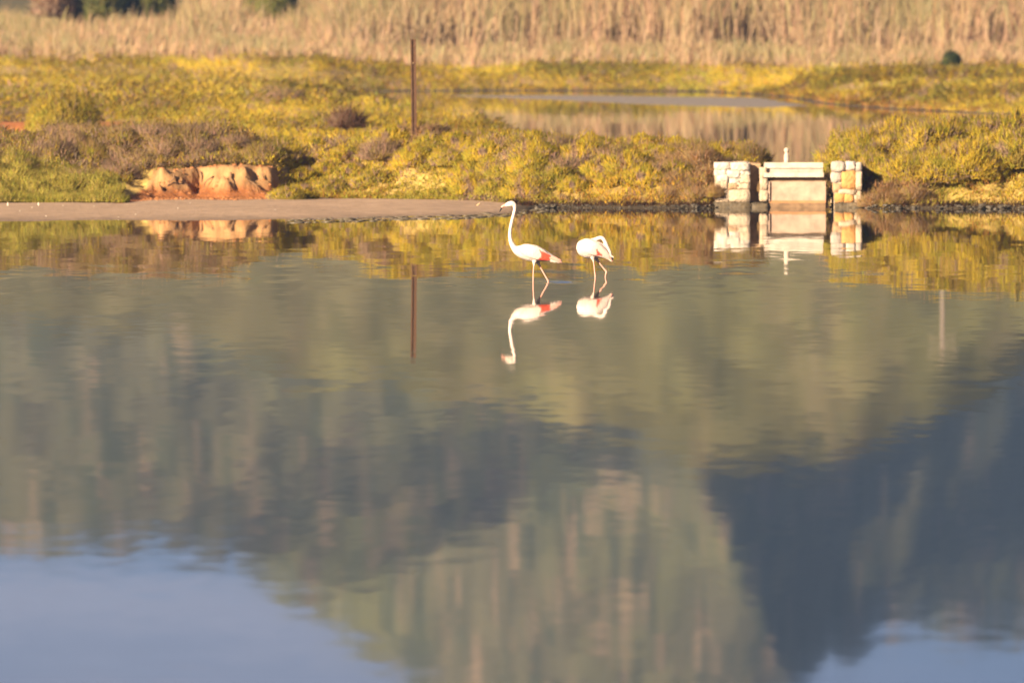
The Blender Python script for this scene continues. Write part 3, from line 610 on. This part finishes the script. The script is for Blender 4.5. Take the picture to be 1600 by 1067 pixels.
for pxx, dd, sc_ in ((436, 236.4, .6), (450, 235.9, .75), (466, 236.6, .8)):
    place('lime' if pxx != 450 else 'green', sx(pxx, dd), dd, sc_, sc_, f"{'dense yellow-green' if pxx != 450 else 'mid-green'} shrub at the right foot of the earth bluff, {'nearest the earth' if pxx == 436 else 'between two yellower ones' if pxx == 450 else 'furthest from the earth'}", 'shrub', None)
for pxx, dd, q in ((628, 239.2, 'lime'), (655, 239.6, 'lime'), (672, 239.2, 'green')):
    o = place(q, sx(pxx, dd), dd, random.uniform(.6, .75), .62, f"{'yellow-green' if q == 'lime' else 'mid-green'} shrub hiding the foot of the rusty post, {'left of it' if pxx < 640 else 'right in front of it' if pxx < 660 else 'right of it'}", 'shrub', None)
# ------------------------------------------------------------------ stone sluice
DS = 232.6                                                        # distance of its front faces
X = lambda px: sx(px, DS); Z = lambda py: sz(py, DS)
S0 = Vector((X(1240), DS, 0))
def stone(px0, px1, py0, py1, mat, parent, y0=0.0, depth=.22, name='stone', label=None, rnd=.35, sub=2, jit=.012):
    """an irregular rounded block between photo columns/rows, its face y0 in front of the pier core"""
    bm = bmesh.new(); bmesh.ops.create_cube(bm, size=2); bmesh.ops.subdivide_edges(bm, edges=bm.edges[:], cuts=sub, use_grid_fill=True)
    cx, cz = (X(px0) + X(px1)) / 2, (Z(py0) + Z(py1)) / 2; hw, hh = (X(px1) - X(px0)) / 2, (Z(py0) - Z(py1)) / 2
    sd = rr.uniform(0, 99)
    for v in bm.verts:
        q = Vector(v.co); s = q.normalized() * 1.22; q = q.lerp(s, rnd)
        v.co = Vector((cx + q.x * hw, DS + y0 + depth / 2 + q.y * depth / 2, cz + q.z * hh)) - parent.location + Vector((rr.uniform(-jit, jit), rr.uniform(-jit, jit) * 1.3, rr.uniform(-jit, jit)))
    me = bpy.data.meshes.new(name); bm.to_mesh(me); bm.free()
    for p in me.polygons: p.use_smooth = True
    o = link(name, me, mat, parent)
    if label: o['label'] = label
    return o
M_wash = principled('whitewashed_stone', (.43, .38, .335), .85, .15, noise=(9, .5, 8), bump=(18, .03))
M_cream = principled('cream_stone', (.39, .31, .23), .85, .15, noise=(7, .35, 6), bump=(18, .03))
M_grey = principled('grey_stone', (.32, .28, .25), .85, .15, noise=(7, .30, 6), bump=(18, .03))
M_orange = principled('ochre_stone', (.42, .22, .08), .85, .15, noise=(6, .35, 6), bump=(18, .03))
M_brown = principled('brown_stone', (.30, .20, .12), .85, .15, noise=(6, .35, 6), bump=(18, .03))
M_mortar = principled('mortar', (.42, .33, .24), .95, .1, noise=(9, .4, 6), bump=(25, .02))
M_conc = principled('sluice_concrete', (.34, .25, .195), .85, .15, noise=(4, .38, 9), bump=(30, .006))
M_concs = principled('stained_concrete', (.32, .165, .08), .8, .2, noise=(5, .3, 6))
M_algae = principled('algae_concrete', (.075, .058, .036), .6, .3, noise=(7, .75, 8), bump=(18, .03))
M_wood = principled('bleached_board', (.34, .285, .25), .8, .15, noise=(6, .32, 8), bump=(40, .006))
M_woodp = principled('pale_board', (.45, .385, .33), .8, .15, noise=(6, .28, 8), bump=(40, .006))
M_gap_shade = principled('gap_shade', (.17, .115, .070), .85, .15, noise=(8, .4, 6), bump=(40, .006))  # dark brown that paints the shade in the gap under the ledge
lp = empty('sluice_pier', (X(1150), DS, -.3), 'whitewashed rubble stone pier on the left side of the sluice gate', 'pier', None)
def lbox(name, px0, px1, py0, py1, y0, y1, mat, parent, **k):
    o = box(name, X(px0) - parent.location.x, X(px1) - parent.location.x, y0, y1, Z(py0) - parent.location.z, Z(py1) - parent.location.z, mat, parent, **k); return o
lbox('core', 1118, 1171, 256, 340, .025, 2.6, M_mortar, lp)
for a in ((1116, 1143, 254, 266, M_wash), (1142, 1172, 254, 267, M_wash), (1116, 1137, 265, 275, M_wash), (1136, 1158, 266, 279, M_wash), (1157, 1172, 266, 275, M_wash),
          (1120, 1139, 274, 285, M_wash), (1138, 1157, 278, 288, M_wash), (1156, 1172, 274, 287, M_cream), (1126, 1137, 284, 297, M_cream), (1136, 1155, 287, 296.5, M_brown), (1152, 1172, 286, 296.5, M_cream),
          (1127, 1139, 297.5, 316, M_cream), (1138, 1172, 297.5, 316, M_cream)):
    stone(*a, lp, y0=rr.uniform(-.012, .012), rnd=.13, jit=.010)
stone(1114, 1173, 315.5, 340, M_algae, lp, y0=-.06, rnd=.3, name='footing', sub=4, jit=.026)
# recessed slot and the column beside the gate
sl = empty('sluice_jamb', (X(1187), DS, -.3), 'brown stone jamb in a shaded slot between left pier and gate', 'jamb')
lbox('slot_wall', 1171, 1189, 257, 340, .34, 1.6, M_brown, sl)
for a in ((1187, 1199, 262, 279, M_cream), (1187, 1200, 278, 298, M_cream), (1187, 1200, 297, 315, M_cream)): stone(*a, sl, y0=.06, rnd=.25)
stone(1171, 1200, 317, 340, M_algae, sl, y0=0, rnd=.3, name='footing', sub=3, jit=.024)
# gate
gt = empty('sluice_gate', (X(1240), DS, -.4), 'pale sluice gate of boards and a concrete panel between two stone piers', 'gate')
lbox('top_board', 1194.5, 1286, 255, 262.5, .10, .24, M_woodp, gt)
lbox('middle_board', 1196, 1286, 262.8, 270.4, .13, .24, M_wood, gt)
lbox('ledge_board', 1194, 1287, 270.8, 276.6, .02, .26, M_woodp, gt)
lbox('gap_shade_strip', 1199, 1293, 277, 284, .16, .30, M_gap_shade, gt)  # dark strip filling the gap below the ledge, its shade put into the colour
lbox('gate_panel', 1203, 1290.5, 284.3, 314, .12, .22, M_conc, gt)
lbox('panel_edge', 1199.5, 1203, 284.3, 314, .08, .22, M_conc, gt)
lbox('stained_sill', 1200, 1290.5, 314.2, 345, .105, .24, M_concs, gt)
st = [(.0, 1.00), (.25, 1.02), (.45, 1.06), (.60, .92), (.66, .70), (.72, .68), (.76, .92), (.84, 1.05), (.92, .92), (.97, .6), (1.0, .1)]
lbox('tide_line', 1200.5, 1290, 318.2, 345, .090, .23, principled('tide_line', (.16, .10, .055), .6, .3, noise=(8, .4, 6)), gt)
zz0, zz1 = Z(258), Z(231)
tube('gate_stem', [(X(1229.4) - gt.location.x, .17, zz0 + (zz1 - zz0) * t - gt.location.z) for t, _ in st], [.052 * q for _, q in st], M_woodp, gt, 12)
# right pier
rp_ = empty('sluice_pier', (X(1322), DS, -.3), 'ochre and grey rubble stone pier on the right side of the sluice gate', 'pier')
lbox('core', 1303.5, 1345, 257, 340, .03, 2.4, M_mortar, rp_)
for a in ((1298.5, 1321, 252.5, 269, M_grey, .5), (1320.5, 1337, 252.5, 267, M_wash, .5), (1336, 1347, 254, 269, M_grey, .5), (1298.5, 1316, 268.5, 286, M_grey, .45), (1315, 1338, 266.5, 297, M_orange, .2), (1337, 1347, 268, 298, M_cream, .25),
          (1301, 1317, 285.5, 301, M_brown, .25), (1310, 1338, 296, 304, M_cream, .3), (1303.5, 1320, 302, 318, M_orange, .35), (1319, 1334, 303, 317, M_orange, .35), (1333, 1346, 298, 317, M_cream, .35)):
    stone(*a[:5], rp_, y0=rr.uniform(-.03, .02), rnd=a[5])
stone(1304, 1352, 316.5, 340, M_algae, rp_, y0=-.03, rnd=.3, name='footing', sub=4, jit=.024)
# bush leaning over the gate and dry grass hanging over the left pier
o = place('olive', X(1292), DS + .32, .42, .60, 'small olive shrub drooping over the right end of the sluice gate', 'shrub', None, rz=.3); o.location.z = Z(290)
o = place('straw', X(1118), DS + .02, .42, .75, 'dry straw shrub draped over the left edge of the whitewashed pier', 'shrub', None, rz=.1); o.location.z = Z(308)
for pxx, sc_, wh in ((1363, .72, 'touching it'), (1388, .8, 'a step further right')):
    o = place('straw', X(pxx), DS - .25, sc_, sc_ * 1.1, f'dry brown shrub at the water edge right of the ochre pier, {wh}', 'shrub', None); o.location.z = .02
o = place('straw', X(1190), DS + .20, .20, .55, 'thin dry plant hanging in the slot between left pier and gate', 'plant', None, rz=.4); o.location.z = Z(300)

# ------------------------------------------------------------------ pale utility pole on the plain, seen only in the water
M_pole = principled('pole_concrete', (.17, .14, .12), .8, .2, noise=(3, .12, 4))
dU = 640; xU = sx(1473, dU); zU = (553 - HZ) * dU / F - H
up = empty('utility_pole', (xU, dU, float(ground_z(np.array([xU]), np.array([dU]))[0])), 'pale concrete utility pole with crossarms mirrored in the lagoon at right', 'utility pole')
hU = zU - up.location.z
tube('pole_shaft', [(0, 0, 0), (0, 0, hU)], [.14, .10], M_pole, up, 10)
for k, (wd, dz) in enumerate(((.85, -.25), (.70, -.85))):
    box('crossarm', -wd, wd, -.17, -.09, hU + dz - .05, hU + dz + .05, M_pole, up)
    for s in (-.9, .9): tube('insulator', [(s * wd, -.145, hU + dz + .07), (s * wd, -.145, hU + dz + .30)], [.05, .03], M_pole, up, 8)

# ------------------------------------------------------------------ flamingos
M_plume = principled('white_plumage', (.57, .475, .43), .7, .15, noise=(16, .14, 5), bump=(45, .01))
M_pink = principled('pink_skin', (.52, .27, .22), .55, .3, noise=(25, .12, 3))
M_billp = principled('pink_bill', (.50, .24, .19), .4, .4)
M_black = principled('black_bill', (.02, .017, .017), .4, .4)
M_eye = principled('yellow_eye', (.45, .35, .10), .3, .5)
M_wing = principled('wing_feathers', attr='col', rough=.7, spec=.15, bump=(40, .008))
class Bird:
    def __init__(s, px0, py0, d): s.px0, s.py0, s.d, s.k = px0, py0, d, d / F; s.x0 = sx(px0, d)
    def p(s, px, py, dy=0.0): return Vector(((px - s.px0) * s.k, dy, (s.py0 - py) * s.k))
    def loft(s, secs, sides=18, sub=5, cap=True):
        """secs: (px, py, half height px, half width px, y offset m): rings across the spine, Catmull-Rom between them"""
        A = np.array([(q + (0,))[:5] for q in secs], float); n = len(A); out = []
        for i in range(n - 1):
            p0, p1, p2, p3 = A[max(i - 1, 0)], A[i], A[i + 1], A[min(i + 2, n - 1)]
            for t in np.linspace(0, 1, sub, endpoint=False):
                out.append(.5 * (2 * p1 + (p2 - p0) * t + (2 * p0 - 5 * p1 + 4 * p2 - p3) * t * t + (3 * p1 - p0 - 3 * p2 + p3) * t ** 3))
        out.append(A[-1]); A = np.array(out); n = len(A); T = np.gradient(A[:, :2], axis=0); T /= np.linalg.norm(T, axis=1, keepdims=True) + 1e-9
        co = []
        for i in range(n):
            nx, ny = -T[i, 1], T[i, 0]
            for k in range(sides):
                a = 2 * math.pi * k / sides; e = max(A[i, 2], .05) * math.cos(a); f = max(A[i, 3], .05) * math.sin(a) * s.k
                co.append(s.p(A[i, 0] + nx * e, A[i, 1] + ny * e, A[i, 4] + f))
        fa = [(i * sides + k, i * sides + (k + 1) % sides, (i + 1) * sides + (k + 1) % sides, (i + 1) * sides + k) for i in range(n - 1) for k in range(sides)]
        if cap: fa += [tuple(range(sides))[::-1], tuple(range((n - 1) * sides, n * sides))]
        return [c[:] for c in co], fa
def fuse(name, lofts, mats, parent, voxel, leg_top):
    """fuses the lofts into ONE continuous body surface; faces of the bare legs take the second material"""
    co, fa = [], []
    for c, f in lofts: o = len(co); co += c; fa += [tuple(i + o for i in q) for q in f]
    me = bpy.data.meshes.new('tmp'); me.from_pydata(co, [], fa); me.update()
    bm = bmesh.new(); bm.from_mesh(me); bmesh.ops.recalc_face_normals(bm, faces=bm.faces[:]); bm.to_mesh(me); bm.free()
    tmp = bpy.data.objects.new('tmp', me); C.objects.link(tmp)
    md = tmp.modifiers.new('r', 'REMESH'); md.mode = 'VOXEL'; md.voxel_size = voxel; md.use_smooth_shade = True
    ms = tmp.modifiers.new('s', 'SMOOTH'); ms.iterations = 2; ms.factor = .5
    dg = bpy.context.evaluated_depsgraph_get(); dg.update()
    new = bpy.data.meshes.new_from_object(tmp.evaluated_get(dg)); new.name = name; bpy.data.objects.remove(tmp); bpy.data.meshes.remove(me)
    new.materials.clear()
    for m in mats: new.materials.append(m)
    for p in new.polygons: p.use_smooth = True; p.material_index = 1 if leg_top(p.center) else 0
    return link(name, new, None, parent)
def feather(b, name, px0, py0, px1, py1, w, dy, col, parent):
    """one long flight feather: a thin curved blade"""
    a, c = b.p(px0, py0, dy), b.p(px1, py1, dy * .7); t = (c - a); n = Vector((-t.z, 0, t.x)).normalized(); co = []; side = 1 if dy > 0 else -1
    for k, (q, ww) in enumerate(((0, .5), (.3, 1), (.7, .9), (.92, .55), (1, .08))):
        m = a + t * q + Vector((0, -.006 * side * 0 + .012 * side * math.sin(q * 3), 0))
        for s in (-1, 0, 1): co.append(m + n * s * ww * w * b.k + Vector((0, side * .006 * (1 - abs(s)), 0)))
    fa = [(3 * i + j, 3 * i + j + 1, 3 * i + j + 4, 3 * i + j + 3) for i in range(4) for j in range(2)]
    me = bpy.data.meshes.new(name); me.from_pydata([v[:] for v in co], [], fa); me.update()
    a_ = me.color_attributes.new('col', 'FLOAT_COLOR', 'POINT')
    for d_ in a_.data: d_.color = (*col, 1)
    o = link(name, me, M_wing, parent); so = o.modifiers.new('thick', 'SOLIDIFY'); so.thickness = .004; return o
WHT, COR, PNK = np.array((.57, .475, .43)), np.array((.46, .065, .038)), np.array((.50, .27, .225))
def wing(b, parent, secs, dy, patch):
    """folded wing lying on the flank; colour: coral coverts inside the outline `patch` (photo pixels)"""
    co, fa = b.loft([(q[0], q[1], q[2], q[3], dy * q[4]) for q in secs], 28, 7)
    me = bpy.data.meshes.new('wing'); me.from_pydata(co, [], fa); me.update(); c = np.array(co)
    px = c[:, 0] / b.k + b.px0; py = b.py0 - c[:, 2] / b.k; jag = 1.6 * (vnoise(px * .9, py * .9, 3) - .5)
    ins = poly_sdf(px + jag, py + jag, np.array(patch, float)); k = sstep(-.5, .6, ins)[:, None]
    row = py * .62 + px * .22; sc_ = np.abs(((px * .55 + .5 * (np.floor(row) % 2)) % 1) - .5) * 2; edge = sstep(.62, .95, (row % 1) + .25 * sc_ ** 2 - .1)[:, None]
    wht = WHT * (1 - .16 * edge * np.array((.5, 1, 1)))
    col = wht * (1 - k) + COR * (.9 + .5 * vnoise(px * 1.3, py * .7, 8)[:, None]) * k
    a = me.color_attributes.new('col', 'FLOAT_COLOR', 'POINT'); a.data.foreach_set('color', np.c_[col, np.ones(len(c))].astype(np.float32).ravel())
    for p in me.polygons: p.use_smooth = True
    return link('wing', me, M_wing, parent)

# --- the walking bird with its neck raised
b1 = Bird(834, 441, 177.4)
f1 = empty('flamingo', (b1.x0, b1.d, 0), 'flamingo wading with its neck raised, head turned left', 'flamingo', 'flamingos wading in the lagoon')
body = b1.loft([(803.5, 389, 5, 5), (809, 391.5, 8.2, 8), (817, 393.5, 11.2, 11), (827, 395, 13.2, 13), (837, 396.6, 13, 13), (847, 399, 10.2, 11), (856, 401.6, 7.2, 8), (865, 404.6, 4.6, 5.5), (873, 407.4, 2.2, 3.5), (878, 409.4, .6, 1.2)])
neck = b1.loft([(818, 396, 9, 8), (809, 392.5, 6.8, 6.4), (802.5, 386, 4.7, 4.6), (798.2, 377, 3.5, 3.5), (796.8, 367, 3.0, 3.0), (797.6, 357, 2.8, 2.8), (799.8, 346, 2.7, 2.7), (802.6, 335, 2.6, 2.6), (804.4, 326.5, 2.7, 2.7), (803.4, 320.2, 3.6, 3.2), (799.6, 318.6, 4.5, 3.5), (795, 319.4, 4.2, 3.2), (791, 320.8, 3.1, 2.5), (788.6, 321.9, 2.3, 1.9)], 16)
def leg(b, pts, dy): return b.loft([(p[0], p[1], p[2], p[2], dy) for p in pts], 10, 4)
legs1 = [leg(b1, [(836, 404, 5), (835, 410, 3.4), (834.4, 414, 1.7), (834, 418, 1.35), (833.4, 427, 1.2), (833.2, 436, 1.25), (833, 448, 1.2)], -.05),
         leg(b1, [(838, 402, 6), (839.5, 408, 4), (842, 413, 2.2), (844, 417, 1.5), (849.5, 427, 1.25), (855, 436.5, 1.45), (856.5, 439.5, 1.6), (857, 447, 1.2)], .05)]
fuse('body', [body, neck] + legs1, [M_plume, M_pink], f1, .0062, lambda c: c.z < (b1.py0 - 415) * b1.k)
wsecs = [(810.5, 388, 2.5, 2, 1), (816, 389, 7, 3.2, 1), (824, 391, 9.6, 3.8, 1.12), (834, 394, 10.2, 4, 1.16), (844, 397.5, 9.4, 3.6, 1.05), (853, 401, 6.6, 3, .85), (862, 404.4, 4.2, 2.4, .6), (870, 407.2, 2.4, 1.8, .4), (876, 409.6, .5, .6, .25)]
cov1 = [(842.5, 390), (847.5, 392.5), (853, 395), (858, 397.5), (862, 401), (860, 407), (852, 407.5), (846.5, 409.5), (838, 409), (839.5, 405.5), (845.5, 402), (845, 396.5)]
for s in (-1, 1): wing(b1, f1, wsecs, s * .098, cov1)
for q, (x1, y1, c) in enumerate(((878.2, 410.2, PNK), (874, 410.4, WHT), (868, 410.2, WHT), (877, 406.8, PNK), (871, 403.2, PNK), (862, 409.6, WHT))):
    for s in (-1, 1): feather(b1, 'flight_feather', 852 + q * .6, 400 + (q % 3), x1, y1, 1.7, s * (.085 - .006 * q), c, f1)
up1 = b1.loft([(790.6, 321.0, 2.8, 2.1), (787.4, 321.9, 2.5, 1.8), (785, 323.2, 2.1, 1.6), (783.9, 324.6, 1.8, 1.4)], 12)
tp1 = b1.loft([(783.9, 324.6, 1.75, 1.35), (782.6, 326.8, 1.5, 1.1), (781.6, 329.2, 1.0, .8), (780.6, 331.6, .3, .2)], 12)
def mesh_of(name, cf, mat, parent):
    me = bpy.data.meshes.new(name); me.from_pydata(cf[0], [], cf[1]); me.update()
    for p in me.polygons: p.use_smooth = True
    return link(name, me, mat, parent)
bill = mesh_of('bill', up1, M_billp, f1); mesh_of('bill_tip', tp1, M_black, bill)
def eyes(b, px, py, dy, parent):
    for s in (-1, 1):
        bm = bmesh.new(); bmesh.ops.create_icosphere(bm, subdivisions=2, radius=.008); bmesh.ops.translate(bm, verts=bm.verts[:], vec=b.p(px, py, s * dy)); me = bpy.data.meshes.new('eye'); bm.to_mesh(me); bm.free(); link('eye', me, M_eye, parent)
eyes(b1, 794.8, 318.2, .029, f1)

# --- the preening bird
b2 = Bird(930, 433.5, 180.2)
f2 = empty('flamingo', (b2.x0, b2.d, 0), 'flamingo preening with its head tucked down along its back', 'flamingo', 'flamingos wading in the lagoon')
body2 = b2.loft([(901, 384.5, 4, 4), (904.5, 385.2, 9.5, 9), (910, 386.6, 13.6, 12.5), (918, 388.2, 15.6, 14), (926, 390, 14.4, 13.5), (934, 391, 13.2, 12.5), (942, 393.6, 11, 10), (949, 398.4, 7.6, 7), (954.5, 404.2, 4, 4.5), (957.5, 408.3, .8, 1.2)])
neck2 = b2.loft([(916, 381, 6, 6, .05), (924, 377.5, 4.6, 4.6, .06), (930.5, 374.8, 3.4, 3.4, .05), (935.0, 372.6, 3.0, 3.0, .03), (939, 371.8, 2.9, 2.9, .01), (942.6, 373.6, 2.9, 2.9, 0), (945.4, 378, 3.0, 3.0, -.01), (947.8, 384, 3.1, 3.1, -.02), (950.2, 390, 3.4, 3.0, -.03), (952.4, 395, 3.3, 2.8, -.04), (954.4, 398.6, 2.2, 2.0, -.04)], 16)
legs2 = [leg(b2, [(925.5, 398, 5), (926.5, 404, 3.2), (927.3, 407.5, 1.6), (928, 413, 1.25), (929, 422, 1.2), (929.8, 429, 1.35), (930.2, 431.5, 1.5), (929.4, 440, 1.2)], -.05),
         leg(b2, [(929, 398, 6), (931.5, 404, 3.6), (934, 408, 2.0), (938, 413, 1.4), (943.5, 420, 1.3), (947, 424, 1.7), (947.6, 426, 1.7), (946.4, 430, 1.2), (945.4, 442, 1.2)], .05)]
fuse('body', [body2, neck2] + legs2, [M_plume, M_pink], f2, .0062, lambda c: c.z < (b2.py0 - 408.5) * b2.k)
ws2 = [(909, 382, 2.5, 2, 1), (914, 383, 8, 3.2, 1.1), (922, 385.5, 11, 3.8, 1.25), (930, 389, 11, 4, 1.2), (938, 393, 9, 3.6, 1.0), (946, 398, 6.4, 3, .75), (952, 403, 4, 2.2, .5), (957, 408, .6, .8, .3)]
cov2 = [(930.5, 388), (934, 390.5), (936, 394), (940, 396.5), (941, 399.8), (934, 400), (929, 399.4), (933, 397)]
for s in (-1, 1): wing(b2, f2, ws2, s * .100, cov2)
for q, (x0, y0, x1, y1, c) in enumerate(((940, 392, 957.5, 408.6, PNK), (942, 391.5, 959.5, 402.8, WHT), (944, 396, 956, 409, WHT), (940, 391, 946.5, 398, COR * 1.1), (946, 393, 955.5, 401, PNK))):
    for s in (-1, 1): feather(b2, 'flight_feather', x0, y0, x1, y1, 1.5, s * (.075 - .006 * q), c, f2)
bl2 = mesh_of('bill', b2.loft([(954, 398, 1.9, 1.7, -.04), (955.6, 400.4, 1.6, 1.4, -.04), (956.6, 402, 1.4, 1.2, -.04)], 12), M_billp, f2)
mesh_of('bill_tip', b2.loft([(956.6, 402, 1.35, 1.2, -.04), (957.6, 403.8, 1.0, .9, -.04), (958, 405.6, .2, .2, -.04)], 12), M_black, bl2)
feather(b2, 'black_flight_feather', 936, 401.5, 944, 402.2, .9, -.07, np.array((.03, .025, .025)), f2)
eyes(b2, 951.2, 391.6, .055, f2)

# ------------------------------------------------------------------ air: thin haze over the whole place
bm = bmesh.new(); bmesh.ops.create_cube(bm, size=1)
for v in bm.verts: v.co = Vector((v.co.x * 8400, 4200 + v.co.y * 9300, 114 + v.co.z * 292))
me = bpy.data.meshes.new('haze'); bm.to_mesh(me); bm.free()
M_haze = bpy.data.materials.new('haze'); M_haze.use_nodes = True; nt = M_haze.node_tree; nt.nodes.clear()
vo = nt.nodes.new('ShaderNodeVolumePrincipled'); vo.inputs['Color'].default_value = (.30, .52, 1.0, 1); vo.inputs['Density'].default_value = HAZE; vo.inputs['Anisotropy'].default_value = 0.0
ou = nt.nodes.new('ShaderNodeOutputMaterial'); nt.links.new(vo.outputs[0], ou.inputs['Volume'])
if HAZE > 0: link('haze', me, M_haze, None, kind='stuff', label='thin pale haze filling the air over the lagoon', category='haze')
